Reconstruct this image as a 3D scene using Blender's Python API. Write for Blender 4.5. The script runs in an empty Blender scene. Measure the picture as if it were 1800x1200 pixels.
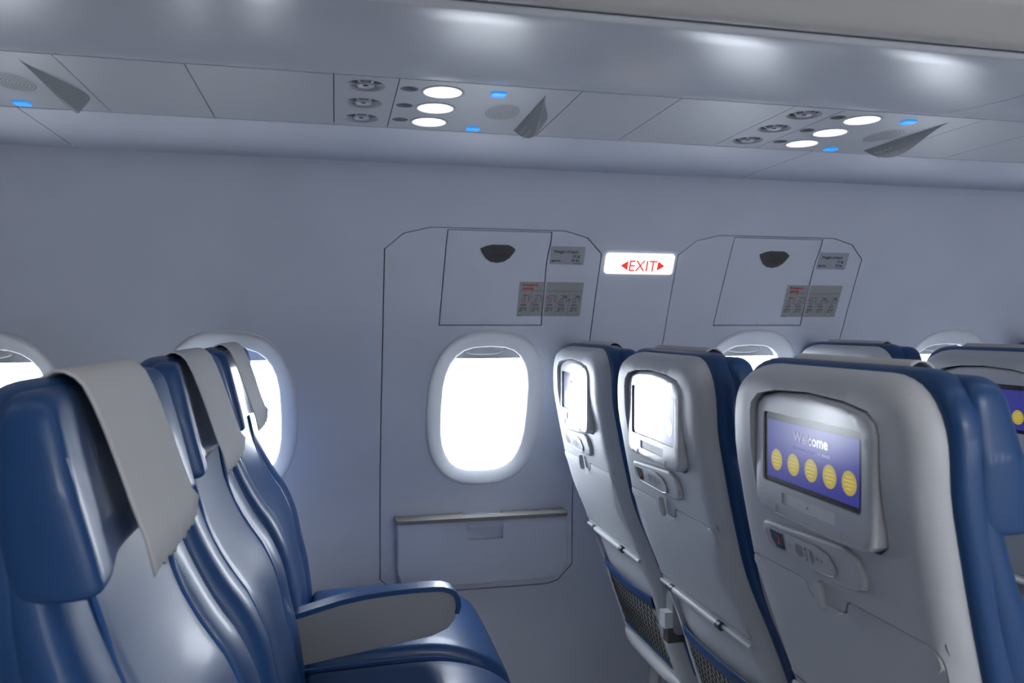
import bpy, math
import numpy as np
from mathutils import Vector
from mathutils.geometry import delaunay_2d_cdt

H = 1.15                     # eye height above the floor; profiles below are given relative to the eye
R = math.radians
C = bpy.context.scene.collection
scene = bpy.context.scene

# ------------------------------------------------------------------ camera
cam_d = bpy.data.cameras.new('camera'); cam = bpy.data.objects.new('camera', cam_d); C.objects.link(cam)
cam.location = (0, 0, H); cam.rotation_euler = (R(90 - 1.15), 0, R(-12.8))
cam_d.sensor_width = 36; cam_d.lens = 1370 / 1800 * 36; cam_d.clip_start = .02
cam_d.dof.use_dof = True; cam_d.dof.focus_distance = 2.0; cam_d.dof.aperture_fstop = 9
scene.camera = cam
# ------------------------------------------------------------------ sky, exposure
world = bpy.data.worlds.new('sky'); scene.world = world; world.use_nodes = True
bg = world.node_tree.nodes['Background']; bg.inputs[0].default_value = (.84, .91, 1.0, 1); bg.inputs[1].default_value = 16.0
scene.view_settings.view_transform = 'Standard'; scene.view_settings.look = 'None'
scene.view_settings.gamma = 1; scene.view_settings.use_curve_mapping = False
scene.view_settings.exposure = 0.1
CEIL_LIGHT = 1.7; FILL_LIGHT = 26

# ------------------------------------------------------------------ materials
def mat(name, col, rough=.5, metal=0, bump=0, bscale=200, emit=None, es=0, coat=0, var=0, spec=None, ior=None):
    m = bpy.data.materials.new(name); m.use_nodes = True; nt = m.node_tree; b = nt.nodes['Principled BSDF']
    b.inputs['Base Color'].default_value = (*col, 1); b.inputs['Roughness'].default_value = rough
    b.inputs['Metallic'].default_value = metal
    if coat: b.inputs['Coat Weight'].default_value = coat; b.inputs['Coat Roughness'].default_value = .12
    if spec is not None: b.inputs['Specular IOR Level'].default_value = spec
    if emit: b.inputs['Emission Color'].default_value = (*emit, 1); b.inputs['Emission Strength'].default_value = es
    if bump or var:
        tc = nt.nodes.new('ShaderNodeTexCoord'); n = nt.nodes.new('ShaderNodeTexNoise'); n.inputs['Scale'].default_value = bscale
        n.inputs['Detail'].default_value = 3
        nt.links.new(tc.outputs['Object'], n.inputs['Vector'])
        if bump:
            bp = nt.nodes.new('ShaderNodeBump'); bp.inputs['Strength'].default_value = bump; bp.inputs['Distance'].default_value = .001
            nt.links.new(n.outputs['Fac'], bp.inputs['Height']); nt.links.new(bp.outputs['Normal'], b.inputs['Normal'])
        if var:
            n2 = nt.nodes.new('ShaderNodeTexNoise'); n2.inputs['Scale'].default_value = 6; n2.inputs['Detail'].default_value = 4
            nt.links.new(tc.outputs['Object'], n2.inputs['Vector'])
            r = nt.nodes.new('ShaderNodeValToRGB')
            r.color_ramp.elements[0].position = .3; r.color_ramp.elements[0].color = (*[c * (1 - var) for c in col], 1)
            r.color_ramp.elements[1].position = .7; r.color_ramp.elements[1].color = (*[min(1, c * (1 + var)) for c in col], 1)
            nt.links.new(n2.outputs['Fac'], r.inputs[0]); nt.links.new(r.outputs[0], b.inputs['Base Color'])
    if ior: b.inputs['IOR'].default_value = ior
    return m
MW = mat('wall_plastic', (.57, .605, .70), .5, bump=.15, bscale=350, var=.03)
MWR = mat('far_wall_plastic', (.72, .72, .74), .5)
MT = mat('strip_plastic', (.62, .65, .74), .5, bump=.1, bscale=350, var=.02)
MP = mat('service_panel_plastic', (.44, .45, .49), .42, bump=.1, bscale=350)
MB_ = mat('bin_plastic', (.50, .515, .56), .25, bump=.05, bscale=350, var=.03, spec=.15)
MBD = mat('bin_door_plastic', (.52, .51, .49), .4, bump=.1, bscale=300, var=.03)
MHATCH = mat('hatch_plastic', (.58, .615, .705), .5, bump=.15, bscale=350, var=.03)
MGAP = mat('gap_dark', (.07, .075, .085), .8)
MRIM = mat('window_rim_plastic', (.58, .60, .64), .5)
MSHADE = mat('shade_plastic', (.45, .46, .48), .5)
MSHELL = mat('seat_shell_plastic', (.56, .575, .60), .43, bump=.25, bscale=900, var=.03)
MBEZ = mat('bezel_plastic', (.56, .57, .60), .25, coat=.4, ior=1.7)
MLEA = mat('blue_leather', (.0155, .064, .19), .40, bump=.22, bscale=700, coat=.12, spec=.4)
MLEA2 = mat('blue_piping', (.035, .11, .30), .3)
MCLOTH = mat('grey_cloth', (.56, .56, .56), .9, bump=.4, bscale=900, var=.03)
MBLK = mat('black_glass', (.012, .012, .012), .2, ior=1.8)
MDARK = mat('dark_plastic', (.06, .06, .062), .4)
MGREY = mat('grey_mark', (.28, .29, .31), .4)
MNET = mat('net_cord', (.03, .03, .035), .7)
MPAN = mat('pocket_lining', (.50, .49, .46), .8, var=.1)
MARM = mat('armrest_plastic', (.28, .285, .30), .45, bump=.2, bscale=600)
MCAP = mat('taupe_trim', (.20, .19, .18), .38)
MMET = mat('brushed_metal', (.55, .56, .58), .3, metal=.7)
MFLOOR = mat('floor_carpet', (.60, .60, .60), .95, bump=.5, bscale=400)  # unseen floor kept pale to bounce light onto wall and bin undersides
MSTK = mat('sticker_grey', (.36, .38, .42), .5)
MSTK2 = mat('sticker_light', (.33, .335, .34), .5)
MSTKL = mat('sticker_line', (.13, .13, .14), .6)
MTXT = mat('dark_print', (.05, .05, .06), .6)
MRED = mat('red_print', (.50, .04, .04), .6)
MGRIPT = mat('grip_print', (.03, .03, .032), .6)
MGRIP = mat('grip_dark', (.06, .06, .065), .55)
MFIN = mat('fin_face', (.24, .25, .26), .5)
MFINT = mat('fin_print', (.5, .5, .5), .6)
MEXIT = mat('exit_lightbox', (.8, .8, .8), .4, emit=(1, .99, .96), es=.88)
MEXITR = mat('exit_red', (.6, .04, .03), .4, emit=(.85, .045, .035), es=.72)
MLAMP = mat('reading_lens', (.8, .8, .8), .4, emit=(1, 1, .98), es=.74)
MBLUE = mat('call_light_blue', (.02, .2, .6), .4, emit=(.012, .31, .93), es=.85)
MDISP = mat('display_blue', (.01, .01, .03), .2, emit=(.028, .028, .235), es=.8, ior=1.8)
MYEL = mat('display_yellow', (.05, .05, .01), .2, emit=(.42, .33, .04), es=.75, ior=1.8)
MYELT = mat('display_yellow_print', (.05, .05, .01), .2, emit=(.5, .42, .12), es=1)
MWHT = mat('display_white', (.05, .05, .05), .07, emit=(.42, .42, .58), es=1)
MWHT2 = mat('display_white_small', (.05, .05, .05), .07, emit=(.22, .22, .45), es=1)
MLED = mat('led_red', (.05, .01, .01), .3, emit=(.35, .03, .02), es=.6)
MCEIL = mat('ceiling_plastic', (.6, .6, .6), .5)
MFILL = mat('added_fill_glow', (.8, .8, .8), .4, emit=(.97, .98, 1), es=FILL_LIGHT)  # glow of the added fill bar, no lamp of the cabin
MCL = mat('ceiling_diffuser', (.8, .8, .8), .4, emit=(1, .98, .95), es=CEIL_LIGHT)
MGLASS = bpy.data.materials.new('window_glass'); MGLASS.use_nodes = True
_nt = MGLASS.node_tree; _nt.nodes.clear(); _o = _nt.nodes.new('ShaderNodeOutputMaterial'); _m = _nt.nodes.new('ShaderNodeMixShader')
_t = _nt.nodes.new('ShaderNodeBsdfTransparent'); _g = _nt.nodes.new('ShaderNodeBsdfGlossy'); _g.inputs['Roughness'].default_value = .02
_m.inputs[0].default_value = .05
_nt.links.new(_t.outputs[0], _m.inputs[1]); _nt.links.new(_g.outputs[0], _m.inputs[2]); _nt.links.new(_m.outputs[0], _o.inputs[0])

# ------------------------------------------------------------------ mesh helpers
class MB:
    def __init__(s): s.v = []; s.f = []; s.m = []
    def add(s, vs, fs, mi=0):
        o = len(s.v); s.v += [tuple(p) for p in vs]; s.f += [tuple(i + o for i in f) for f in fs]; s.m += [mi] * len(fs); return s
    def build(s, name, mats, parent=None, sharp=38, loc=None):
        me = bpy.data.meshes.new(name); me.from_pydata(s.v, [], s.f)
        for m in (mats if isinstance(mats, (list, tuple)) else [mats]): me.materials.append(m)
        me.polygons.foreach_set('material_index', s.m); me.validate(); me.update()
        me.shade_smooth(); me.set_sharp_from_angle(angle=R(sharp))
        o = bpy.data.objects.new(name, me); C.objects.link(o)
        if parent: o.parent = parent
        if loc: o.location = loc
        return o
def tag(o, label=None, cat=None, group=None, kind=None):
    if label: o['label'] = label
    if cat: o['category'] = cat
    if group: o['group'] = group
    if kind: o['kind'] = kind
    return o
def empty(name, loc=(0, 0, 0)):
    o = bpy.data.objects.new(name, None); C.objects.link(o); o.location = loc; o.empty_display_size = .05; return o
def resample(pts, step):
    out = []; n = len(pts)
    for i in range(n):
        a = np.array(pts[i], float); b = np.array(pts[(i + 1) % n], float); k = max(1, int(math.ceil(np.linalg.norm(b - a) / step)))
        for j in range(k): out.append(tuple(a + (b - a) * j / k))
    return out
def rpoly(pts, r, seg=5):
    n = len(pts); out = []
    for i in range(n):
        p = np.array(pts[i], float); a = np.array(pts[i - 1], float); b = np.array(pts[(i + 1) % n], float)
        ri = r[i] if isinstance(r, (list, tuple)) else r
        da = (a - p); db = (b - p); la = np.linalg.norm(da); lb = np.linalg.norm(db); da /= la; db /= lb
        ang = math.acos(max(-1, min(1, float(da @ db)))); 
        if ri <= 0 or ang > math.pi - .02: out.append(tuple(p)); continue
        t = min(ri / math.tan(ang / 2), la * .49, lb * .49)
        p0 = p + da * t; p2 = p + db * t
        for k in range(seg + 1):
            s = k / seg; out.append(tuple(p0 * (1 - s) ** 2 + p * 2 * s * (1 - s) + p2 * s * s))
    return out
def rect(u0, v0, u1, v1, r=0, seg=5): return rpoly([(u0, v0), (u1, v0), (u1, v1), (u0, v1)], r, seg)
def superel(cu, cv, a, b, n=2.6, seg=40):
    o = []
    for i in range(seg):
        t = 2 * math.pi * i / seg; c, s = math.cos(t), math.sin(t)
        o.append((cu + a * math.copysign(abs(c) ** (2 / n), c), cv + b * math.copysign(abs(s) ** (2 / n), s)))
    return o
def inpoly(P, poly):
    poly = np.array(poly); x, y = P[:, 0], P[:, 1]; ins = np.zeros(len(P), bool); j = len(poly) - 1
    for i in range(len(poly)):
        xi, yi = poly[i]; xj, yj = poly[j]
        c = ((yi > y) != (yj > y)) & (x < (xj - xi) * (y - yi) / ((yj - yi) if yj != yi else 1e-12) + xi)
        ins ^= c; j = i
    return ins
def dist(P, poly):
    poly = np.array(poly); d = np.full(len(P), 1e9)
    for i in range(len(poly)):
        a = poly[i]; b = poly[(i + 1) % len(poly)]; ab = b - a; L = max(ab @ ab, 1e-14)
        t = np.clip(((P - a) @ ab) / L, 0, 1); q = a + t[:, None] * ab; d = np.minimum(d, np.hypot(*(P - q).T))
    return d
def area(p): p = np.array(p); q = np.roll(p, -1, 0); return .5 * np.sum(p[:, 0] * q[:, 1] - q[:, 0] * p[:, 1])
def tri2d(outline, holes=(), r=0, rings=(), du=.05, dv=.05):
    outline = list(outline)
    if area(outline) < 0: outline = outline[::-1]
    loops = [outline] + [list(h) for h in holes]
    pts = []; edges = []; loopidx = []
    for lp in loops:
        o = len(pts); pts += [tuple(map(float, p)) for p in lp]; n = len(lp)
        edges += [(o + i, o + (i + 1) % n) for i in range(n)]; loopidx.append(list(range(o, o + n)))
    extra = []
    if r > 0:
        A = np.array(outline); n = len(A); t1 = A - np.roll(A, 1, 0); t2 = np.roll(A, -1, 0) - A
        t1 /= np.linalg.norm(t1, axis=1)[:, None] + 1e-12; t2 /= np.linalg.norm(t2, axis=1)[:, None] + 1e-12
        n1 = np.stack([-t1[:, 1], t1[:, 0]], 1); n2 = np.stack([-t2[:, 1], t2[:, 0]], 1)
        nn = n1 + n2; nn /= np.linalg.norm(nn, axis=1)[:, None] + 1e-12; nn /= np.maximum(.35, np.sum(nn * n1, 1))[:, None]
        for k in rings:
            Q = A + nn * (k * r); ok = inpoly(Q, outline) & (dist(Q, outline) > k * r * .93)
            Q = Q[ok]
            for h in holes: Q = Q[~inpoly(Q, h)]
            extra.append(Q)
    A = np.array(outline); u0, v0 = A.min(0); u1, v1 = A.max(0)
    gu = np.arange(u0 + du / 2, u1, du); gv = np.arange(v0 + dv / 2, v1, dv)
    if len(gu) and len(gv):
        G = np.array([(a, b) for a in gu for b in gv]); G = G[inpoly(G, outline)]
        if len(G): G = G[dist(G, outline) > max(r * 1.15, min(du, dv) * .3)]
        for h in holes:
            if len(G): G = G[~inpoly(G, h)]
            if len(G): G = G[dist(G, h) > min(du, dv) * .3]
        if len(G): extra.append(G)
    for Q in extra: pts += [tuple(q) for q in Q.tolist()]
    vs, es, fs, ov, oe, of = delaunay_2d_cdt([Vector(p) for p in pts], edges, [], 0, 1e-7)
    P = np.array([tuple(v) for v in vs]); F = np.array([tuple(f) for f in fs if len(f) == 3])
    cen = P[F].mean(1); ok = inpoly(cen, outline)
    for h in holes: ok &= ~inpoly(cen, h)
    F = F[ok]
    mp = {}
    for new, olds in enumerate(ov):
        for o in olds: mp[o] = new
    lo = [[mp.get(i, i) for i in l] for l in loopidx]
    return P, F, lo, outline
def edge_drop(t, r): t = np.minimum(t, r); return r - np.sqrt(np.maximum(0, r * r - (r - t) ** 2))
RG = (.08, .25, .55, 1.0)
def patch(mb, outline, f, d=0, skirt=0, hskirt=None, holes=(), r=0, du=.05, dv=.05, mi=0, mi_s=None, dfun=None, back=False, rk=1):
    """surface patch with rounded rim; f(u, v, d) -> xyz, d towards the viewer side"""
    P, F, lo, ol = tri2d(outline, holes, r, RG if r else (), du, dv)
    dd = np.full(len(P), float(d))
    if r: dd -= edge_drop(dist(P, ol), r) * rk
    if dfun is not None: dd += np.array([dfun(*p) for p in P])
    mb.add([f(p[0], p[1], q) for p, q in zip(P, dd)], F.tolist(), mi)
    for k, l in enumerate(lo):
        s = skirt if k == 0 else (skirt if hskirt is None else hskirt)
        if not s: continue
        top = [f(P[i][0], P[i][1], dd[i]) for i in l]; bot = [f(P[i][0], P[i][1], dd[i] - s) for i in l]; n = len(l)
        mb.add(top + bot, [(i, (i + 1) % n, n + (i + 1) % n, n + i) for i in range(n)], mi if mi_s is None else mi_s)
    if back: mb.add([f(p[0], p[1], q - skirt) for p, q in zip(P, dd)], F[:, ::-1].tolist(), mi)
    return mb
def pad(mb, outline, g, wb, wf, r=.03, p=2.5, du=.03, dv=.03, mi=0):
    """cushion: closed, front and back surfaces w=wf(u,v), wb(u,v) meeting in a rounded rim; g(u,v,w)->xyz"""
    P, F, lo, ol = tri2d(outline, (), r, (.03, .1, .22, .4, .65, 1.0), du, dv)
    t = np.clip(dist(P, ol) / r, 0, 1); s = (1 - (1 - t) ** p) ** (1 / p); rim = set(lo[0])
    wfv = np.array([wf(*q) for q in P]); wbv = np.array([wb(*q) for q in P]); mid = (wfv + wbv) / 2; n = len(P)
    for i in rim: s[i] = 0
    vs = [g(P[i][0], P[i][1], mid[i] + (wfv[i] - mid[i]) * s[i]) for i in range(n)]
    vb = [g(P[i][0], P[i][1], mid[i] - (mid[i] - wbv[i]) * s[i]) for i in range(n)]
    idx = [i if i in rim else n + i for i in range(n)]
    fs = F.tolist() + [(idx[a], idx[c], idx[b]) for a, b, c in F.tolist()]
    mb.add(vs + vb, fs, mi); return mb
def tube(mb, pts, r, seg=8, closed=False, mi=0, cap=True):
    P = [np.array(p, float) for p in pts]; n = len(P); rr = r if isinstance(r, (list, tuple)) else [r] * n
    vs = []; up = np.array([0, 0, 1.])
    prev = None
    for i in range(n):
        a = P[i - 1] if (i > 0 or closed) else P[i]; b = P[(i + 1) % n] if (i < n - 1 or closed) else P[i]
        t = b - a; t /= np.linalg.norm(t) + 1e-12
        if prev is None:
            x = np.cross(t, up); 
            if np.linalg.norm(x) < .1: x = np.cross(t, np.array([1., 0, 0]))
        else: x = prev - t * (prev @ t)
        x /= np.linalg.norm(x); prev = x; y = np.cross(t, x)
        vs += [P[i] + rr[i] * (math.cos(2 * math.pi * k / seg) * x + math.sin(2 * math.pi * k / seg) * y) for k in range(seg)]
    fs = []
    for i in range(n if closed else n - 1):
        j = (i + 1) % n
        fs += [(i * seg + k, i * seg + (k + 1) % seg, j * seg + (k + 1) % seg, j * seg + k) for k in range(seg)]
    if cap and not closed: fs += [tuple(range(seg))[::-1], tuple((n - 1) * seg + k for k in range(seg))]
    mb.add(vs, fs, mi); return mb
def box(mb, x0, y0, z0, x1, y1, z1, mi=0, b=0):
    if b <= 0:
        vs = [(x, y, z) for x in (x0, x1) for y in (y0, y1) for z in (z0, z1)]
        mb.add(vs, [(0, 1, 3, 2), (4, 6, 7, 5), (0, 4, 5, 1), (2, 3, 7, 6), (0, 2, 6, 4), (1, 5, 7, 3)], mi); return mb
    f = lambda u, v, d: (u, v, d)
    for (d, s) in ((z1, 1),):
        patch(mb, rect(x0, y0, x1, y1, b, 3), f, d, skirt=z1 - z0 - b, r=b, du=9, dv=9, mi=mi, back=False)
    patch(mb, rect(x0, y0, x1, y1, b, 3), lambda u, v, d: (u, v, z0 + (z0 + 0 - d) * -1 + 0 if False else z0 - d), 0, r=0, du=9, dv=9, mi=mi)
    return mb
def grid(mb, rows, mi=0, closed_u=False):
    """rows: list of equally long point rows"""
    n = len(rows[0]); vs = [p for r_ in rows for p in r_]; fs = []
    for i in range(len(rows) - 1):
        for j in range(n if closed_u else n - 1):
            k = (j + 1) % n; fs.append((i * n + j, i * n + k, (i + 1) * n + k, (i + 1) * n + j))
    mb.add(vs, fs, mi); return mb
def text(mb, body, size, u, v, f, d=0, align='LEFT', shear=0, bold=0, mi=0, sx=1, gap=1):
    cu = bpy.data.curves.new('t', 'FONT'); cu.body = body; cu.size = size; cu.align_x = align; cu.shear = shear
    cu.offset = bold; cu.resolution_u = 3; cu.space_character = gap
    o = bpy.data.objects.new('t', cu); C.objects.link(o); bpy.context.view_layer.update()
    me = bpy.data.meshes.new_from_object(o.evaluated_get(bpy.context.evaluated_depsgraph_get()))
    mb.add([f(u + p.co.x * sx, v + p.co.y, d) for p in me.vertices], [tuple(p.vertices) for p in me.polygons], mi)
    bpy.data.objects.remove(o); bpy.data.curves.remove(cu); bpy.data.meshes.remove(me); return mb
def smooth_tab(xs_, ys_):
    xs_ = np.array(xs_, float); ys_ = np.array(ys_, float); h = np.diff(xs_); dl = np.diff(ys_) / h; m = np.zeros(len(xs_))
    m[0], m[-1] = dl[0], dl[-1]
    for i in range(1, len(xs_) - 1):
        if dl[i - 1] * dl[i] > 0:
            w1 = 2 * h[i] + h[i - 1]; w2 = h[i] + 2 * h[i - 1]; m[i] = (w1 + w2) / (w1 / dl[i - 1] + w2 / dl[i])
    def fn(x):
        x = min(max(x, xs_[0]), xs_[-1]); i = min(len(xs_) - 2, max(0, int(np.searchsorted(xs_, x)) - 1)); t = (x - xs_[i]) / h[i]
        return float(ys_[i] * (1 + 2 * t) * (1 - t) ** 2 + h[i] * m[i] * t * (1 - t) ** 2 + ys_[i + 1] * t * t * (3 - 2 * t) + h[i] * m[i + 1] * t * t * (t - 1))
    return fn
def sst(a, b, x): t = min(1, max(0, (x - a) / (b - a))); return t * t * (3 - 2 * t)

# ------------------------------------------------------------------ cabin shell
wy = smooth_tab([-1.16, -.55, -.423, -.22, -.025, .08, .17, .221, .372], [2.15, 2.15, 2.135, 2.072, 1.986, 1.943, 1.903, 1.88, 1.80])
XA, XB_ = -2.3, 4.3
def fw(u, v, d):                                  # left side wall
    s = (wy(v + .005) - wy(v - .005)) / .01; n = math.hypot(1, s)
    return (u, wy(v) - d / n, v + H + s * d / n)
def fwr(u, v, d): p = fw(u, v, d); return (p[0], .70 - p[1], p[2])
WIN = [-1.305, -.78, -.255, .397, 1.157, 1.81, 2.34, 2.87]
HX = [0, .76]
hatch_out = [(.118, .184), (.161, .220), (.225, .2355), (.561, .2355), (.623, .220), (.665, .183), (.666, -.688), (.623, -.731), (.589, -.74), (.165, -.74), (.119, -.695)]
def sh(pts, dx): return [(a + dx, b) for a, b in pts]
def offs(pts, k):                                  # push an outline outwards by k
    A = np.array(pts)
    if area(pts) < 0: A = A[::-1]
    t1 = A - np.roll(A, 1, 0); t2 = np.roll(A, -1, 0) - A; t1 /= np.linalg.norm(t1, axis=1)[:, None]; t2 /= np.linalg.norm(t2, axis=1)[:, None]
    n1 = np.stack([t1[:, 1], -t1[:, 0]], 1); n2 = np.stack([t2[:, 1], -t2[:, 0]], 1); nn = n1 + n2; nn /= np.linalg.norm(nn, axis=1)[:, None]
    nn /= np.maximum(.4, np.sum(nn * n1, 1))[:, None]
    return [tuple(q) for q in (A + nn * k)]
WC = -.227
def win_out(cx, k=0): return superel(cx, WC, .162 + k, .217 + k, 2.6, 28)
wall_outline = rect(XA, -1.16, XB_, .372)
def wall(name, f, hatches, label):
    mb = MB(); holes = [offs(resample(sh(hatch_out, dx), .04), .0022) for dx in (HX if hatches else [])]
    holes += [win_out(x) for x in WIN if not (hatches and x in (.397, 1.157))]
    patch(mb, resample(wall_outline, .1), f, 0, holes=holes, hskirt=.012, du=.12, dv=.03)
    patch(mb, resample(wall_outline, .1), f, -.012, holes=[win_out(x, -.006) for x in WIN], du=.12, dv=.03, mi=1)
    return tag(mb.build(name, [MW if hatches else MWR, MGAP]), label, 'wall', kind='structure')
wall('wall_left', fw, True, 'pale grey curved cabin side wall with oval windows behind the seats')
wall('wall_right', fwr, False, 'curved cabin side wall on the far side of the aisle')

def window(i, cx, f, closed=False, mirror=False):
    mb = MB(); rows = []
    for (a, b, cz, n, d) in ((.1625, .2175, WC, 2.6, -.004), (.162, .217, WC, 2.6, .0015), (.160, .215, WC, 2.6, .003), (.156, .211, WC, 2.62, .0022), (.150, .205, WC, 2.65, .0004),
                             (.140, .195, WC, 2.75, -.0035), (.130, .185, WC - .002, 2.85, -.0075), (.122, .177, WC - .005, 2.9, -.0107), (.1190, .1740, WC - .006, 3, -.0120), (.1180, .1730, WC - .0065, 3, -.0135), (.1180, .1730, WC - .015, 3, -.058)):
        rows.append([f(u, v, d) for u, v in superel(cx, cz, a, b, n, 28)])
    grid(mb, rows, closed_u=True)
    o = mb.build('window_%d' % i, MRIM, sharp=50)
    tag(o, None, 'window', kind='structure')
    s = MB(); patch(s, rect(cx - .135, -.44 if closed else -.1015, cx + .135, -.035, .004), f, -.034, skirt=.003, du=.05, dv=.02, back=True)
    so = s.build('window_shade', MSHADE, o)
    s = MB(); hx = cx - .01
    patch(s, superel(hx, -.0795, .052, .0125, 2.4, 30), f, -.0305, skirt=.004, r=.005, du=.02, dv=.01)
    s.build('shade_handle', MSHADE, so)
    g = MB(); patch(g, win_out(cx, -.03), f, -.052, du=.3, dv=.1); g.build('window_pane', MGLASS, o)
    # daylight portal
    ld = bpy.data.lights.new('daylight_portal', 'AREA'); ld.shape = 'RECTANGLE'; ld.size = .26; ld.size_y = .36; ld.cycles.is_portal = True
    lo = bpy.data.objects.new('daylight_portal', ld); C.objects.link(lo); p = f(cx, WC, -.10); lo.location = p
    lo.rotation_euler = (R(-90), 0, 0) if not mirror else (R(90), 0, 0)
    return o
wl = {-1.305: 'oval cabin window out of frame, left of the leftmost visible one', -.78: 'oval cabin window at the left frame edge behind the nearest left seat',
      -.255: 'bright oval window behind the blue window seat on the left', .397: 'bright oval window in the first exit hatch above the ledge',
      1.157: 'oval window in the second exit hatch, half hidden by seat backs', 1.81: 'oval window right of both exit hatches, only its top rim showing',
      2.34: 'oval window further forward, hidden by seats', 2.87: 'most forward oval window on the left wall'}
for i, x in enumerate(WIN): tag(window(i + 1, x, fw, x < -1), wl[x])  # rearmost unseen window gets a closed shade to cut light
for i, x in enumerate(WIN): tag(window(i + 9, x, fwr, x < 1, mirror=True), 'oval window on the opposite side wall, number %s from the rear' % ['one', 'two', 'three', 'four', 'five', 'six', 'seven', 'eight'][i])  # unseen shades added closed towards the rear to hold light off the seats

fl = MB(); box(fl, XA, -1.5, -.05, XB_, 2.2, 0)
tag(fl.build('floor', MFLOOR), 'pale cabin floor under the seats, lightened to bounce light upwards', 'floor', kind='structure')
for nm, x, lb in (('wall_rear', XA, 'bulkhead closing the rear of the cabin'), ('wall_front', XB_, 'bulkhead closing the front of the cabin')):
    w = MB(); box(w, x - (.03 if x < 0 else 0), -1.5, 0, x + (.03 if x > 0 else 0), 2.2, H + 1.1); tag(w.build(nm, MW), lb, 'wall', kind='structure')

# ---- overhead strip, bins and ceiling (profiles in Y, z-rel)
def extr(mb, prof, x0, x1, mi=0, nx=1, ends=True, mir=False):
    m = (lambda y: .70 - y) if mir else (lambda y: y)
    rows = [[(x0 + (x1 - x0) * k / nx, m(y), z + H) for y, z in prof] for k in range(nx + 1)]
    grid(mb, rows, mi)
    return mb
def rng(cuts): return list(zip(cuts[:-1], cuts[1:]))
G = .0008
strip = MB()
for a, b in rng([XA, -.526, .996, 2.518, XB_]):
    extr(strip, [(1.81, .3725 + .002), (1.803, .3725), (1.795, .3715), (1.494, .3715), (1.4915, .373), (1.4905, .378)], a + G, b - G, 0)
extr(strip, [(1.83, .379), (1.17, .379)], XA, XB_, 1)
tag(strip.build('trim_1', [MT, MGAP]), 'light grey strip between side wall and overhead service panels', 'trim', kind='structure')
bl = {-1: 'overhead bin above the left seats, further back of the two shorter stretches', 0: 'long overhead bin above the exit hatches, between its two seams',
      1: 'overhead bin at top right, beyond the slanting seam', 2: 'most forward overhead bin, out of frame'}
bin_prof = [(1.1885, .381), (1.1883, .3745), (1.1868, .3722), (1.182, .3705), (1.15, .3625), (1.11, .3545), (1.06, .3480), (1.0, .3430), (.93, .3400), (.87, .3382), (.8335, .3373), (.8292, .3380), (.8275, .340), (.8265, .3455)]
door_prof = [(.8255, .3535), (.8245, .3465), (.820, .3440), (.812, .3443), (.804, .3485), (.796, .357), (.788, .368), (.778, .380), (.776, .386), (.777, .392), (.783, .402), (.786, .42), (.785, .445), (.785, .50), (.79, .60), (.83, .70), (.93, .79)]
for k, (a, b) in enumerate(rng([XA, -.526, .996, 2.518, XB_])):
    for mir in (False, True):
        m = MB(); extr(m, bin_prof, a + G, b - G, 0, mir=mir)
        o = empty('overhead_bin'); 
        lab = bl[k - 1] if not mir else 'overhead bin on the opposite side, stretch %s' % ['one', 'two', 'three', 'four'][k]
        tag(o, lab, 'overhead bin', 'overhead bins'); m.build('bin_underside', MB_, o)
        m = MB(); extr(m, door_prof, a + G, b - G, 0, mir=mir); m.build('bin_door', MBD, o)
        m = MB(); extr(m, [(.84, .350), (.826, .352), (.82, .358), (.80, .366), (.815, .42), (.80, .5)], a + G, b - G, 0, mir=mir); m.build('bin_liner', MB_, o)
        m = MB(); extr(m, [(.93, .79), (1.84, .79), (1.84, .374), (1.83, .372)], a, b, mir=mir); m.build('bin_body', MCEIL, o)
m = MB(); ce = [(.93, .785), (.80, .86), (.60, .92), (.35, .94), (.10, .92), (-.10, .86), (-.23, .785)]
extr(m, ce, XA, XB_)
tag(m.build('ceiling', MCEIL), 'white aisle ceiling between the overhead bins', 'ceiling', kind='structure')
m = MB(); extr(m, [(1.83, .3725), (1.17, .3725)], XA, XB_, mir=True); tag(m.build('trim_2', MP), 'service panel strip on the opposite side', 'trim', kind='structure')
for k in range(4):
    x0 = XA + .3 + k * 1.5; m = MB(); box(m, x0, .27, H + .905, x0 + 1.3, .43, H + .93)
    tag(m.build('ceiling_light', MCL), 'long ceiling light panel above the aisle, %s from the rear' % ['first', 'second', 'third', 'fourth'][k], 'ceiling light', 'aisle ceiling lights')

m = MB(); box(m, .45, -.99, H + .28, 1.35, -.96, H + .36)  # unseen glowing bar added to brighten the window wall
tag(m.build('added_fill_light', MFILL), 'added unseen fill light on the opposite side, brightening the window wall', 'fill light')
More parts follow.
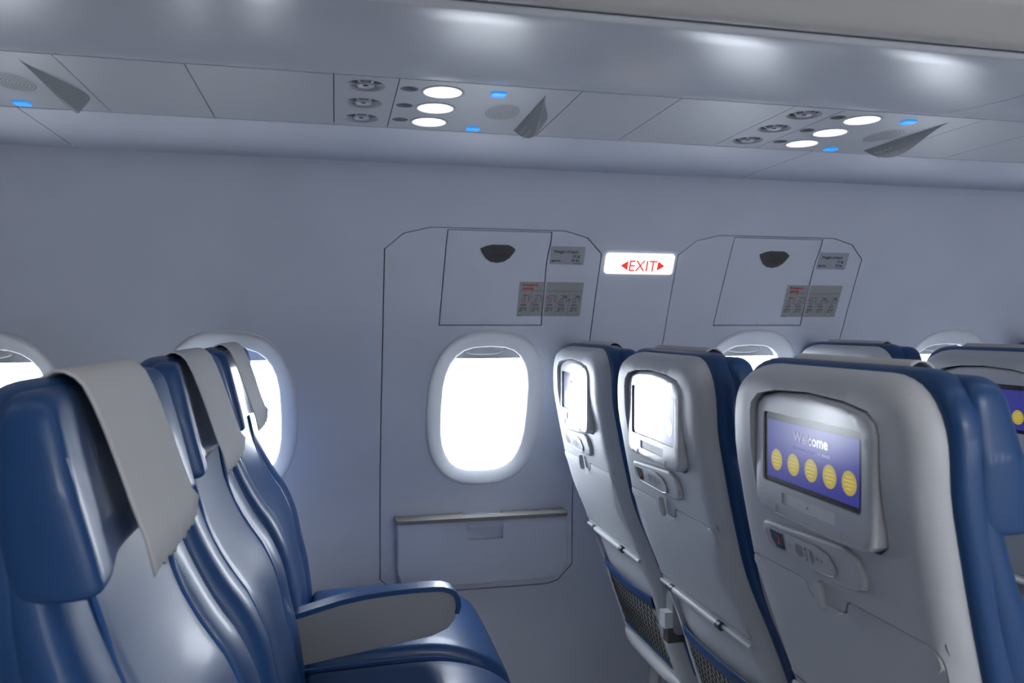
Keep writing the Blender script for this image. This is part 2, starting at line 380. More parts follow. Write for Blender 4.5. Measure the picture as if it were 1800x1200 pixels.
# ---- passenger service panels
ZP = .3735
def fp(u, v, d): return (u, v, ZP - d + H)
def circ(cu, cv, a, b=None, n=18):
    b = b or a; return [(cu + a * math.cos(2 * math.pi * (k + .5) / n), cv + b * math.sin(2 * math.pi * (k + .5) / n)) for k in range(n)]
Y0, Y1 = 1.1945, 1.4895
nzY = (1.242, 1.339, 1.436); ltY = (1.248, 1.342, 1.435)
def service_panel():
    root = empty('service_panel')
    m = MB(); patch(m, rect(G, Y0, .0975 - G, Y1), fp, 0, holes=[circ(.048, y, .031, .030, 24) for y in nzY], skirt=.004, hskirt=.001, du=.1, dv=.1)
    m.build('nozzle_plate', MP, root)
    for y in nzY:
        m = MB(); rows = []
        for rr, d in ((.031, 0), (.0295, -.001), (.026, -.005), (.021, -.0115), (.0175, -.014), (.0160, -.013), (.0150, -.009), (.0145, -.001), (.0125, .001), (.010, .001), (.0045, -.001), (.0040, -.006), (.0001, -.006)):
            rows.append([fp(.048 + rr * math.cos(a), y + .97 * rr * math.sin(a), d) for a in np.linspace(0, 2 * math.pi, 25)[:-1]])
        grid(m, rows[:11], 0, True); grid(m, rows[10:], 1, True)
        nz = m.build('air_nozzle', [MP, MDARK], root)
        m = MB()
        for a in np.linspace(0, 2 * math.pi, 7)[:-1]:
            m_ = [fp(.048 + rr * math.cos(a + da), y + .97 * rr * math.sin(a + da), d) for rr, d in ((.0155, -.0005), (.0255, -.0035)) for da in (-.07, .07)]
            m_2 = [fp(.048 + rr * math.cos(a + da), y + .97 * rr * math.sin(a + da), -.013) for rr in (.0155, .0245) for da in (-.07, .07)]
            m.add(m_ + m_2, [(0, 1, 3, 2), (0, 4, 5, 1), (2, 3, 7, 6), (0, 2, 6, 4), (1, 5, 7, 3)])
        m.build('nozzle_rib', MP, nz)
    holes = [circ(.170, y, .0345, .0345, 20) for y in ltY] + [superel(.1165, y - .006, .0145, .013, 2, 18) for y in ltY]
    m = MB(); patch(m, rect(.0975 + G, Y0, .387 - G, Y1), fp, 0, holes=holes, skirt=.004, hskirt=.006, du=.1, dv=.1)
    patch(m, rect(.0975 + .004, Y0 + .004, .387 - .004, Y1 - .004), fp, -.006, du=.1, dv=.1)
    m.build('light_plate', MP, root)
    for y in ltY:
        m = MB(); rows = []
        for rr, d in ((.0355, -.006), (.0350, .0006), (.0335, .0012), (.0318, .0006), (.0315, -.004)):
            rows.append([fp(.170 + rr * math.cos(a), y + rr * math.sin(a), d) for a in np.linspace(0, 2 * math.pi, 37)[:-1]])
        grid(m, rows, 0, True); rl = m.build('reading_light', MP, root)
        m = MB(); patch(m, circ(.170, y, .0312, .0315, 16), fp, .0008, du=1, dv=1); m.build('lens', MLAMP, rl)
        m = MB(); rows = []
        for rr, d in ((1, .0002), (.93, -.0018), (.75, -.004), (.4, -.0055), (.01, -.0058)):
            rows.append([fp(.1165 + .0146 * rr * math.cos(a), y - .006 + .0131 * rr * math.sin(a), d) for a in np.linspace(0, 2 * math.pi, 25)[:-1]])
        grid(m, rows, 0, True); m.build('light_button', MGREY, root)
    for (x, y) in ((.259, 1.238), (.2565, 1.463)):
        m = MB(); patch(m, rect(x - .0125, y - .0125, x + .0125, y + .0125, .008), fp, .003, skirt=.004, r=.0015, du=.1, dv=.1)
        m.build('call_light', MBLUE, root)
    m = MB(); cx, cy = .287, 1.340                         # speaker grille: holes in rings
    for i in range(1, 7):
        rr_ = i * .0068; nn_ = int(rr_ * 2 * math.pi / .0050)
        for j in range(nn_):
            x = rr_ * .68 * math.cos(2 * math.pi * j / nn_); y = rr_ * 1.12 * math.sin(2 * math.pi * j / nn_)
            m.add([fp(cx + x + .0010 * math.cos(a), cy + y + .0022 * math.sin(a), .0006) for a in np.linspace(0, 2 * math.pi, 7)[:-1]], [tuple(range(6))])
    m.build('speaker_grille', MDARK, root)
    # projecting sign fin
    xo = .335; n = 16; m = MB(); ys = np.linspace(1.225, 1.462, n)
    def bulge(t): return math.sin(math.pi * t ** 2.0) ** .7 * (1 - .15 * t)
    rows = []
    for k, y in enumerate(ys):
        t = k / (n - 1); h = .030 * bulge(t) + .0002; wd = .044 * bulge(t) + .0002
        q = bulge(t) + .004
        rows.append([fp(xo, y, 0), fp(xo + .0205 * q, y, .0285 * q), fp(xo + .023 * q, y, .030 * q), fp(xo + .027 * q, y, .0285 * q), fp(xo + .048 * q, y, 0)])
    grid(m, rows); sg = m.build('sign_fin', MFIN, root, sharp=25)
    m = MB()
    def ffx(u, v, d): return fp(xo + .5846 * (.030 - v) - .0012, 1.447 - u, .8112 * (.030 - v) + .0008)
    text(m, 'Please turn off', .0088, .012, .0145, ffx); text(m, 'electronic devices', .0088, .010, .0045, ffx)
    m.build('sign_lettering', MFINT, sg)
    return root
def copy_tree(o, parent=None):
    c = o.copy(); C.objects.link(c)
    if parent: c.parent = parent
    for ch in [x for x in C.objects if x.parent == o]: copy_tree(ch, c)
    return c
PP = .766
sp = service_panel()
splab = {-1: 'overhead service panel at the top left corner with speaker grille and sign fin', 0: 'overhead service panel above the first exit hatch, three lit reading lights',
         1: 'overhead service panel at top right with three lit reading lights', 2: 'overhead service panel beyond the right frame edge', -2: 'overhead service panel beyond the left frame edge'}
sps = {}
for k in (-2, -1, 1, 2): sps[k] = copy_tree(sp)
sps[0] = sp
for k, o in sps.items():
    o.location = (k * PP, 0, 0); tag(o, splab[k], 'service panel', 'overhead service panels')
fill = [(.387, .558), (.558, .766)]
names = {-2: 'beyond the left frame edge', -1: 'left of the first three air nozzles', 0: 'between the two sets of reading lights', 1: 'right of the second sign fin', 2: 'beyond the right frame edge'}
for k in range(-2, 3):
    for j, (a, b) in enumerate(fill):
        m = MB(); patch(m, rect(k * PP + a + G, Y0, k * PP + b - G, Y1), fp, 0, skirt=.004, du=.1, dv=.1)
        tag(m.build('filler_panel', MP), '%s blank filler panel of the overhead strip, %s' % (('narrow', 'wide')[j], names[k]), 'ceiling panel', 'blank overhead filler panels')

# ---- exit hatches
def hatch(i, dx):
    root = empty('door_%d' % i, fw(.39 + dx, -.74, 0)); R0 = Vector(root.location)
    def f(u, v, d): p = fw(u + dx, v, d); return (p[0] - R0[0], p[1] - R0[1], p[2] - R0[2])
    cover = [(.266, .2355 - .0005), (.264, .204), (.257, 0), (.5285, 0), (.5245, .16), (.5255, .18), (.530, .21), (.529, .2355 - .0005)]
    cov_hole = [(.266, .2335), (.264, .204), (.257, 0), (.5285, 0), (.5245, .16), (.5255, .18), (.530, .21), (.529, .2335)]
    box_o = [(.158, -.522), (.637, -.522), (.660, -.545), (.660, -.688), (.617, -.728), (.585, -.735), (.172, -.728), (.158, -.70)]
    m = MB()
    patch(m, resample(hatch_out, .04), f, .0005, skirt=.012, hskirt=.012, holes=[offs(resample(cov_hole, .03), .0), superel(.397, WC, .162, .217, 2.6, 28)], r=.0022, du=.06, dv=.03)
    m.build('hatch_panel', MHATCH, root)
    m = MB(); patch(m, offs(resample(cov_hole, .03), -.0024), f, .0004, skirt=.008, r=.0018, du=.05, dv=.025); m.build('handle_cover', MHATCH, root)
    grip = [(.350, .191), (.365, .1975), (.380, .2005), (.420, .2005), (.430, .197), (.4395, .190), (.436, .183), (.425, .169), (.412, .161), (.395, .1575), (.378, .160), (.365, .168), (.355, .181)]
    m = MB(); patch(m, grip, f, .0022, skirt=.003, du=.01, dv=.01); g = m.build('pull_grip', MGRIP, root)
    m = MB(); text(m, 'PULL', .014, .396, .185, f, .0028, 'CENTER'); text(m, 'COVER', .014, .396, .171, f, .0028, 'CENTER'); m.build('grip_lettering', MGRIPT, g)
    m = MB(); patch(m, rect(.530, .1565, .621, .2005), f, .0012, du=.03, dv=.02)
    w = m.build('weight_placard', MSTK, root)
    m = MB(); text(m, 'Weight of hatch', .0098, .539, .1845, f, .0018, bold=.00025)
    text(m, '15 kg', .0095, .609, .174, f, .0018, 'RIGHT', bold=.00025); text(m, 'approx.', .0085, .5335, .1635, f, .0018, bold=.0002); text(m, '33 lbs', .0095, .609, .1635, f, .0018, 'RIGHT', bold=.00025)
    m.add([f(.594, .1583, .0018), f(.616, .1583, .0018), f(.616, .1595, .0018), f(.594, .1595, .0018)], [(0, 1, 2, 3)]); m.build('placard_lettering', MTXT, w)
    m = MB()
    for a, b in ((.458, .5240), (.5295, .629)): patch(m, rect(a, .0255, b, .1125), f, .0010, du=.03, dv=.02)
    e = m.build('instruction_placard', MSTK2, root)
    m = MB()
    text(m, 'Emergency', .0092, .4665, .1025, f, .0016, bold=.0003); text(m, 'opening', .0092, .4665, .0935, f, .0016, bold=.0003)
    def ln(u0, v0, u1, v1, w_=.0005, mi=0):
        dx_, dy_ = u1 - u0, v1 - v0; L = math.hypot(dx_, dy_); nx_, ny_ = -dy_ / L * w_, dx_ / L * w_
        m.add([f(u0 - nx_, v0 - ny_, .0016), f(u1 - nx_, v1 - ny_, .0016), f(u1 + nx_, v1 + ny_, .0016), f(u0 + nx_, v0 + ny_, .0016)], [(0, 1, 2, 3)], mi)
    for cu_, cv_, in ((.478, .0775), (.5000, .0585), (.5385, .074), (.569, .060), (.598, .068)):
        ln(cu_ - .0035, cv_, cu_ - .0005, cv_ + .003, .0013); ln(cu_ - .0035, cv_, cu_ - .003, cv_ - .004, .001)
    m.build('placard_red_print', MRED, e)
    m = MB()
    ln(.458, .0905, .524, .0905); ln(.5295, .0905, .629, .0905)
    for q in (.492, .5285 - .0045, .5595, .5935): ln(q, .027, q, .0905, .0004)
    for q in range(5):
        c0 = (.475, .508, .5445, .5765, .611)[q]
        text(m, str(q + 1), .0055, c0, .0845, f, .0016, 'CENTER')
        # drawn steps: hatch frame, figure, seat
        ln(c0 - .006, .0785, c0 + .011, .0785, .0008); ln(c0 + .011, .0785, c0 + .0115, .062, .0008)
        pts = [(c0 - .002 + .0042 * math.cos(a), .066 + .0065 * math.sin(a)) for a in np.linspace(0, 6.28, 9)]
        for a_, b_ in zip(pts[:-1], pts[1:]): ln(*a_, *b_, .0008)
        if q > 2: [ln(c0 + .001, .0785 - j_ * .0018, c0 + .012, .0785 - j_ * .0018, .0007) for j_ in range(4)]
        ln(c0 - .009, .054, c0 + .006, .055, .0016); ln(c0 - .011, .047, c0 + .008, .048, .0009); ln(c0 - .013, .039, c0 - .002, .040, .0013)
        ln(c0 - .011, .043, c0 + .009, .045, .0008); ln(c0 + .002, .045, c0 + .007, .037, .0009); ln(c0 - .004, .05, c0 - .01, .043, .0008)
    ln(.459, .0275, .473, .0275, .0007)
    m.build('placard_drawings', MSTKL, e)
    # ledge box with taupe cap
    m = MB()
    yb = wy(-.62)
    def fbx(u, v, d): return (u + dx - R0[0], yb - d - R0[1], v + H - R0[2])
    bo = [(.163, -.533), (.634, -.533), (.637, -.60), (.637, -.66), (.622, -.695), (.600, -.709), (.20, -.709), (.175, -.700), (.163, -.668)]
    rc = rect(.3515, -.588, .452, -.545, .003, 3)
    patch(m, resample(bo, .03), fbx, .052, skirt=.056, hskirt=.016, holes=[rc], r=.004, du=.05, dv=.03)
    patch(m, rc, fbx, .036, du=.1, dv=.1)
    lb = m.build('ledge_box', MHATCH, root)
    m = MB(); box(m, .3535 + dx - R0[0], yb - .0505 - R0[1], -.556 + H - R0[2], .4505 + dx - R0[0], yb - .038 - R0[1], -.5335 + H - R0[2]); m.build('finger_lip', MHATCH, lb)
    m = MB()
    def fcp(u, v, d): return (u + dx - R0[0], yb - v - R0[1], -.522 + d + H - R0[2])
    co = rpoly([(.157, .0), (.157, .052), (.163, .060), (.632, .060), (.638, .052), (.638, .0), (.456, .0), (.452, .030), (.350, .030), (.346, .0)], [0, .004, .004, .004, .004, 0, .003, .003, .003, .003], 3)
    patch(m, co, fcp, 0, skirt=.0095, r=.0022, du=.05, dv=.05, back=True); m.build('ledge_cap', MCAP, root)
    m = MB(); tube(m, [fcp(.351, .024, -.004), fcp(.451, .024, -.004)], .0035); 
    patch(m, rect(.348, 0, .454, .028), fcp, -.008, du=.2, dv=.2); m.build('ledge_handle', MMET, root)
    return root
tag(hatch(1, 0), 'emergency exit hatch left of the exit sign with ledge below its window', 'exit hatch', kind='structure')
tag(hatch(2, .76), 'emergency exit hatch right of the exit sign, partly behind seats', 'exit hatch', kind='structure')

# ---- EXIT sign
ex = empty('exit_sign', fw(.772, .162, 0)); E0 = Vector(ex.location)
def fe(u, v, d): p = fw(u, v, d); return (p[0] - E0[0], p[1] - E0[1], p[2] - E0[2])
m = MB(); patch(m, rect(.678, .1365, .867, .1875, .009, 6), fe, .008, skirt=.010, r=.003, du=.05, dv=.02); m.build('light_box', MEXIT, ex)
m = MB(); text(m, 'EXIT', .0385, .7795, .1455, fe, .0086, 'CENTER', sx=1.0)
for s in (-1, 1):
    a = .7795 + s * .041; m.add([fe(a, .1475, .0086), fe(a, .1705, .0086), fe(a + s * .0195, .159, .0086)], [(0, 1, 2)])
m.build('exit_lettering', MEXITR, ex)
tag(ex, 'lit white EXIT sign with red letters and arrows between the two hatches', 'exit sign')

# ------------------------------------------------------------------ seats
xs = smooth_tab([-1.0, -.85, -.80, -.70, -.62, -.51, -.39, -.33, -.24, -.15, -.08, -.04], [.29, .222, .203, .168, .143, .10, .050, .035, .016, .002, .001, .006])
fr = smooth_tab([-.80, -.75, -.68, -.59, -.507, -.455, -.39, -.352, -.30, -.25, -.20, -.12, -.04], [.245, .246, .243, .234, .216, .206, .180, .155, .128, .108, .094, .080, .062])
def fs_(u, v, d): return (xs(v) - d, u, v + H)
XBZ = .003
def fz(u, v, d): return (XBZ - d + .045 * u, u, v + H)
gs = lambda u, v, w: (w, u, v + H)
def make_seat():
    root = empty('airplane_seat')
    # ---- white back shell
    so = rpoly([(.195, -.050), (.200, -.60), (.200, -.845), (-.200, -.845), (-.200, -.60), (-.195, -.050)], [.088, 0, .045, .045, 0, .088], 9)
    so = resample(so, .03)
    def bez(k=0):
        return [(-.129 - k, -.118), (-.125 - k, -.105), (-.110 - k * .7, -.0945 + k), (-.07, -.087 + k), (0, -.083 + k), (.07, -.086 + k), (.110 + k * .7, -.0935 + k), (.126 + k, -.104), (.1295 + k, -.118),
                (.1295 + k, -.222), (.127 + k, -.237), (.112 + k, -.246 - k), (.06, -.2495 - k), (-.06, -.2495 - k), (-.112 - k, -.246 - k), (-.127 - k, -.237), (-.129 - k, -.222)]
    tr = rpoly([(-.180, -.329), (-.037, -.329), (-.028, -.347), (.040, -.347), (.049, -.329), (.180, -.329), (.180, -.515), (-.180, -.515)],
               [.018, .006, .012, .012, .006, .012, .008, .008], 5)
    pk = rpoly([(-.168, -.536), (.168, -.536), (.160, -.66), (.150, -.802), (-.150, -.802), (-.160, -.66)], [.02, .02, 0, .03, .03, 0], 5)
    m = MB()
    patch(m, so, fs_, 0, holes=[resample(bez(.0025), .015), offs(resample(tr, .02), .0022), resample(pk, .02)], r=.027, rk=1.45, skirt=.0, hskirt=.013, du=.03, dv=.02)
    patch(m, rect(-.16, -.27, .16, -.07), fs_, -.0125, du=.05, dv=.03, mi=1); patch(m, rect(-.185, -.53, .185, -.32), fs_, -.006, du=.05, dv=.03, mi=1)
    m.build('back_shell', [MSHELL, MGAP], root, sharp=45)
    m = MB(); patch(m, tr, fs_, .0, skirt=.006, r=.0022, du=.03, dv=.02); m.build('tray_table', MSHELL, root, sharp=45)
    # latch
    m = MB(); pl = []
    for z_, d_, r_ in ((-.3165, .003, .003), (-.3175, .007, .0058), (-.325, .008, .006), (-.338, .0085, .0062), (-.345, .008, .0055), (-.348, .006, .003)): pl.append((fs_(.006, z_, d_), r_))
    tube(m, [p for p, _ in pl], [r_ for _, r_ in pl], 12); m.build('tray_latch', MSHELL, root)
    m = MB(); patch(m, rpoly([(-.028, -.3255), (.040, -.3255), (.034, -.3455), (-.024, -.3455)], .006, 4), fs_, -.0045, du=.02, dv=.01); m.build('latch_recess', MSHELL, root)
    # screen bezel
    sc = rect(-.108, -.2068, .108, -.1145, .007, 5); m = MB()
    patch(m, resample(bez(0), .012), fz, 0, skirt=.02, hskirt=.004, holes=[sc, rect(-.0585, -.2305, .0585, -.2155, .002, 3)], r=.006, du=.03, dv=.02)
    patch(m, rect(-.06, -.232, .06, -.214), fz, -.002, du=.1, dv=.1, mi=1)
    bz = m.build('screen_bezel', [MBEZ, MSHELL], root, sharp=50)
    m = MB(); tube(m, [fz(.071, -.2345, .0005), fz(.071, -.2445, .002), fz(-.071, -.2445, .002), fz(-.071, -.2345, .0005)], .0009, 6); m.build('bezel_lid', MBEZ, bz)
    m = MB(); patch(m, circ(0, -.223, .0016, n=10), fz, -.0012, du=1, dv=1); m.build('bezel_keyhole', MDARK, bz)
    m = MB(); patch(m, rect(-.110, -.209, .110, -.112, .008), fz, -.003, du=.2, dv=.2)
    vs_ = m.build('video_screen', MBLK, root)
    m = MB(); patch(m, rect(-.1005, -.200, .1005, -.1245), fz, -.0027, du=.2, dv=.2); m.build('display', MDISP, vs_)
    ft = lambda u, v, d: fz(-u, v, d)
    cx = (-.076, -.035, .005, .044, .082)
    for c_ in cx:
        m = MB(); patch(m, circ(-c_, -.176, .0140, n=24), fz, -.0025, du=1, dv=1)
        for j, w_ in enumerate((.006, .0095, .0085, .005)): m.add([ft(c_ + a * w_, -.169 - j * .0045 + b * .0006, -.0023) for a, b in ((-1, -1), (1, -1), (1, 1), (-1, 1))], [(0, 1, 2, 3)], 1)
        m.build('language_button', [MYEL, MYELT], vs_)
    m = MB(); text(m, 'Welcome', .0185, .003, -.1455, ft, -.0023, 'CENTER', bold=.0004, sx=1.02); m.build('welcome_lettering', MWHT, vs_)
    m = MB(); text(m, 'Choose a language to get started', .0066, .004, -.1555, ft, -.0023, 'CENTER', sx=.93); m.build('prompt_lettering', MWHT2, vs_)
    # control pod
    po = rpoly([(.124, -.279), (.118, -.2655), (.104, -.263), (-.055, -.2545), (-.076, -.262), (-.087, -.284), (-.080, -.300), (-.06, -.3065), (-.014, -.3085), (.10, -.2975), (.119, -.293)], .008, 4)
    m = MB(); patch(m, resample(po, .01), fs_, .0075, skirt=.009, r=.0055, du=.03, dv=.015); pod = m.build('seat_controls', MSHELL, root, sharp=60)
    pi_ = rpoly([(.108, -.2755), (.10, -.2715), (-.002, -.2685), (-.026, -.274), (-.039, -.288), (-.033, -.298), (-.015, -.301), (.087, -.2985), (.102, -.293)], .006, 4)
    m = MB(); patch(m, resample(pi_, .01), fs_, .0095, skirt=.002, r=.001, du=.03, dv=.015); m.build('control_plate', MSHELL, pod)
    m = MB(); tube(m, [fs_(a, b, .0094) for a, b in resample(offs(pi_, .0006), .012)], .0009, 6, closed=True); m.build('plate_rim', MMET, pod)
    m = MB(); patch(m, [(.099, -.2735), (.0665, -.2728), (.0665, -.2945), (.087, -.2955), (.096, -.286)], fs_, .0101, du=.1, dv=.1); m.build('channel_display', MBLK, pod)
    fts = lambda u, v, d: fs_(-u, v, d)
    m = MB(); text(m, '2', .014, -.079, -.289, fts, .0105, 'CENTER'); m.build('channel_digit', MLED, pod)
    m = MB()
    for u_, v_, a_, b_ in ((.058, -.284, .0025, .0008), (.052, -.284, .0012, .003), (.034, -.2845, .0075, .0085), (.018, -.279, .002, .0028), (.018, -.2855, .002, .0028), (.018, -.292, .002, .0028),
                           (.007, -.2855, .003, .0095), (-.005, -.285, .0028, .0022), (-.014, -.285, .0018, .0018)):
        patch(m, circ(u_, v_, a_, b_, 12), fs_, .0103, du=1, dv=1)
    m.build('control_buttons', MGREY, pod)
    # rod below the tray
    m = MB(); rod = [fs_(u_, -.527, .004) for u_ in (.178, .112)]; tube(m, rod, .0038); tube(m, [fs_(.112, -.527, .006), fs_(-.070, -.527, .006)], .0068, 12); tube(m, [fs_(-.07, -.527, .004), fs_(-.178, -.527, .003)], .004)
    m.build('hanging_rod', MSHELL, root)
    for u_ in (.119, -.078):
        m = MB(); tube(m, [fs_(u_ + .007, -.527, .006), fs_(u_ - .007, -.527, .006)], .0078, 12); m.build('rod_clip', MDARK, root)
    # literature pocket
    def bow(u, v): return .012 * (1 - min(1, abs(u) / .16) ** 2.5) * sst(-.80, -.66, v)
    m = MB(); patch(m, offs(pk, .002), fs_, -.012, du=.03, dv=.02, dfun=lambda u, v: .010 * sst(-.56, -.60, v) * (1 - (u / .17) ** 4)); m.build('pocket_wall', MSHELL, root)
    m = MB(); patch(m, resample([(-.158, -.645), (.158, -.645), (.150, -.79), (-.150, -.79)], .03), fs_, -.002, du=.03, dv=.02, dfun=bow); pkb = m.build('literature_pocket', MPAN, root)
    m = MB(); n = 24
    for zc, hh, th in ((-.632, .0165, .0045), (-.790, .006, .003)):
        rows = []
        for k in range(n + 1):
            u = -.158 + .316 * k / n; u *= 1 if zc > -.7 else .95
            rows.append([fs_(u, zc + hh * math.cos(a), -.001 + bow(u, zc) + th * math.sin(a)) for a in np.linspace(0, 2 * math.pi, 13)[:-1]])
        grid(m, rows, 0, True)
    m.build('pocket_band', MLEA, pkb)
    m = MB()
    def strand(p0, p1, k=10):
        tube(m, [fs_(p0[0] + (p1[0] - p0[0]) * t / k, p0[1] + (p1[1] - p0[1]) * t / k, bow(p0[0] + (p1[0] - p0[0]) * t / k, p0[1] + (p1[1] - p0[1]) * t / k) + .001) for t in range(k + 1)], .0011, 4, cap=False)
    s = .017
    for k in range(-18, 19):
        for sg_ in (1, -1):
            c0 = k * s; pts = []
            for t in np.linspace(0, 1, 9):
                v = -.648 - .137 * t; u = c0 + sg_ * .137 * .55 * (t - .5) 
                if abs(u) < .154 - .006 * t: pts.append((u, v))
            if len(pts) > 1: tube(m, [fs_(u, v, bow(u, v) + -.0002) for u, v in pts], .0009, 4, cap=False)
    m.build('pocket_net', MNET, pkb)
    m = MB(); tube(m, [fs_(u, -.824 - .004 * (1 - (u / .17) ** 2), -.006 + .010 * (1 - (abs(u) / .185) ** 4)) for u in np.linspace(-.185, .185, 21)], [.006 + .0095 * (1 - (abs(u) / .186) ** 6) for u in np.linspace(-.185, .185, 21)], 12)
    m.build('shell_lip', MSHELL, root)
    # ---- blue upholstery
    bo = resample(rpoly([(.206, -.044), (.212, -.45), (.212, -.80), (-.212, -.80), (-.212, -.45), (-.206, -.044)], [.075, 0, .03, .03, 0, .075], 8), .025)
    m = MB(); pad(m, bo, gs, lambda u, v: xs(v) + .030, lambda u, v: xs(v) + .068, r=.016, p=2.6); m.build('back_padding', MLEA, root, sharp=60)
    ro = resample(rpoly([(.200, -.060), (.214, -.30), (.216, -.76), (-.216, -.76), (-.214, -.30), (-.200, -.060)], [.05, .05, .04, .04, .05, .05], 8), .02)
    def rf(u, v):
        a = abs(u); k = sst(-.20, -.32, v)
        return fr(v) + (.007 * sst(.128, .165, a) - .007 - .006 * math.exp(-((a - .125) / .0045) ** 2) - .006 * sst(.10, 0, a) * sst(-.30, -.50, v)) * k
    m = MB(); pad(m, ro, gs, lambda u, v: xs(v) + .04, rf, r=.036, p=2.6, du=.0125, dv=.02); bk = m.build('backrest', MLEA, root, sharp=60)
    for s_ in (1, -1):
        m = MB(); tube(m, [(rf(s_ * u, v) + .002, s_ * u, v + H) for v, u in [(-.205 - .026 * k, .128 if k > 3 else .128 + .012 * (3 - k) / 3) for k in range(20)]], .0026, 6); m.build('seam_piping', MLEA2, bk)
    ho = resample(rpoly([(.200, -.050), (.212, -.13), (.210, -.209), (-.210, -.209), (-.212, -.13), (-.200, -.050)], [.03, .1, .012, .012, .1, .03], 8), .012)
    def hf(u, v): a = abs(u); return .070 + .038 * (-v - .05) / .155 + .021 * sst(.04, .20, a) ** 1.2
    m = MB(); pad(m, ho, gs, lambda u, v: xs(v) + .052, hf, r=.013, p=2.6, du=.015, dv=.015); hr = m.build('headrest', MLEA, root, sharp=60)
    for s_ in (1, -1):
        m = MB(); tube(m, [(hf(.2, v) - .0015, s_ * (.194 if v > -.06 else .199), v + H) for v in np.linspace(-.10, -.196, 8)], .0013, 6); m.build('seam_piping', MLEA2, hr)
    # cloth cover: arches over the headrest and hangs clear of it in front
    path = [(.050, -.060), (.053, -.050), (.058, -.0425), (.066, -.0385), (.074, -.0390), (.082, -.0435), (.089, -.051), (.097, -.068), (.106, -.092), (.117, -.125), (.128, -.160), (.138, -.188), (.145, -.210)]
    ys_ = np.linspace(-.112, .112, 29); rows = []
    for k, (x_, z_) in enumerate(path):
        row = []
        for j, y_ in enumerate(ys_):
            zz = z_
            if k == len(path) - 1: zz += .004 * math.sin(j * 2.1) * (1 if j % 2 else .4) - .004 - .006 * (1 - (y_ / .112) ** 2) - (.006 if y_ < -.10 else 0) + .016 * sst(.092, .112, y_)
            row.append((x_, y_, zz + H))
        rows.append(row)
    m = MB(); grid(m, rows); cl = m.build('headrest_cover', MCLOTH, root, sharp=80)
    md = cl.modifiers.new('thick', 'SOLIDIFY'); md.thickness = .0022; md.offset = 0
    # seat cushion
    top = smooth_tab([.10, .45, .50, .55, .60, .63, .655, .67], [-.668, -.660, -.662, -.672, -.692, -.712, -.740, -.77])
    co = resample(rpoly([(.235, -.213), (.60, -.213), (.668, -.200), (.668, .200), (.60, .213), (.235, .213)], [.03, .05, .035, .035, .05, .03], 6), .025)
    gc = lambda u, v, w: (u, v, w + H)
    m = MB(); pad(m, co, gc, lambda u, v: -.79, lambda u, v: top(u) + .004 * (1 - (v / .21) ** 2), r=.020, p=2.4, du=.03, dv=.04); cu_ = m.build('seat_cushion', MLEA, root, sharp=60)
    for s_ in (1, -1):
        m = MB(); tube(m, [(x_, s_ * (.2135 - (.0 if x_ < .56 else (x_ - .56) * .33)), top(x_) - .020 + H) for x_ in np.linspace(.22, .64, 22)], .0022, 6); m.build('seam_piping', MLEA2, cu_)
    m = MB(); box(m, .27, -.19, H - .83, .60, .19, H - .785); box(m, .27, -.21, H - .86, .32, .21, H - .825); box(m, .50, -.21, H - .86, .55, .21, H - .825); m.build('seat_frame', MDARK, root)
    for s_ in (1, -1):
        m = MB(); tube(m, [(.295, s_ * .15, H - .84), (.27, s_ * .15, .012)], .018, 10); tube(m, [(.525, s_ * .15, H - .84), (.56, s_ * .15, .012)], .018, 10); box(m, .24, s_ * .15 - .02, 0, .61, s_ * .15 + .02, .02); m.build('leg', MMET, root)
    # armrest on the aisle side
    ao = [(.15, -.563), (.229, -.5505), (.31, -.529), (.40, -.519), (.49, -.517), (.522, -.522), (.538, -.536), (.541, -.555), (.536, -.580), (.520, -.600), (.488, -.613), (.36, -.632), (.245, -.648), (.15, -.662)]
    ya = -.240; m = MB(); fa = lambda u, v, d: (u, ya - .016 - d, v + H - .010)
    patch(m, resample(rpoly(ao, .02, 3), .02), fa, .0, skirt=.032, r=.004, du=.05, dv=.03, back=True); am = m.build('armrest', MARM, root, sharp=60)
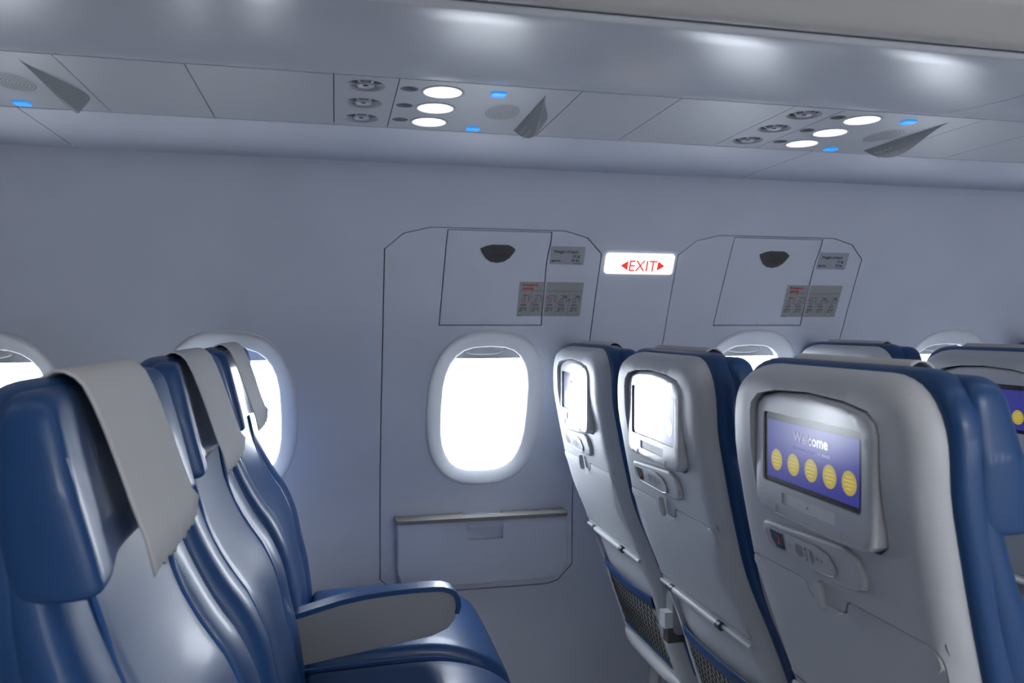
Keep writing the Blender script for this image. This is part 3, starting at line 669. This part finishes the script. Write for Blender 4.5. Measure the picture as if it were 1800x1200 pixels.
    capc = [(.165, -.558), (.18, -.5555), (.229, -.546), (.27, -.5355), (.31, -.526), (.355, -.519), (.40, -.5155), (.45, -.5135), (.49, -.5135), (.51, -.515), (.525, -.520), (.536, -.528), (.543, -.540), (.545, -.555), (.541, -.572)]
    rows = []
    for k, (x_, z_) in enumerate(capc):
        a = np.array(capc[max(0, k - 1)]); b = np.array(capc[min(len(capc) - 1, k + 1)]); t_ = (b - a) / np.linalg.norm(b - a); n_ = np.array([-t_[1], t_[0]])
        w_ = .021 * (1 if k < len(capc) - 1 else .8); prof = [(-w_, -.008), (-w_, .0), (-w_ + .0015, .0015), (0, .002), (w_ - .0015, .0015), (w_, .0), (w_, -.008)]
        rows.append([(x_ + n_[0] * q, ya + p_, z_ + n_[1] * q + H - .010) for p_, q in prof])
    m = MB(); grid(m, rows, closed_u=True); m.add(rows[-1], [tuple(range(7))]); m.build('armrest_pad', MLEA, am, sharp=40)
    m = MB(); box(m, .132, ya - .014, H - .652, .18, ya + .014, H - .618, 0); box(m, .140, ya - .013, H - .685, .19, ya + .013, H - .652, 1); m.build('armrest_hinge', [MSHELL, MDARK], root)
    return root
seat = make_seat()
ROWX = {'left': -.30, 'right': .558, 'ahead': 1.278, 'front': 1.998}
YC = (.845, 1.325, 1.805)
slab = {('left', 0): 'nearest blue leather seat on the left, facing right, grey cloth over its headrest',
        ('left', 1): 'middle blue leather seat of the left row, between nearest and window seats',
        ('left', 2): 'blue window seat of the left row with cushion and armrest visible',
        ('right', 0): 'nearest seat at right, white back with a Welcome screen, beside the aisle',
        ('right', 1): 'middle seat of the right row, white back screen washed out by glare',
        ('right', 2): 'window seat of the right row, narrow white back next to the exit hatch',
        ('ahead', 0): 'aisle seat at the right frame edge, mostly hidden by the nearest right seat',
        ('ahead', 1): 'seat one row ahead, top of white shell showing at upper right',
        ('ahead', 2): 'window seat one row ahead, rounded top below the last window',
        ('front', 1): 'middle seat two rows ahead, only a sliver above the others',
        ('front', 2): 'window seat two rows ahead, hidden behind the nearer seats'}
first = True
for (rw, k), lab in slab.items():
    o = seat if first else copy_tree(seat); first = False
    o.location = (ROWX[rw], YC[k], 0); tag(o, lab, 'airplane seat', 'blue leather airplane seats')
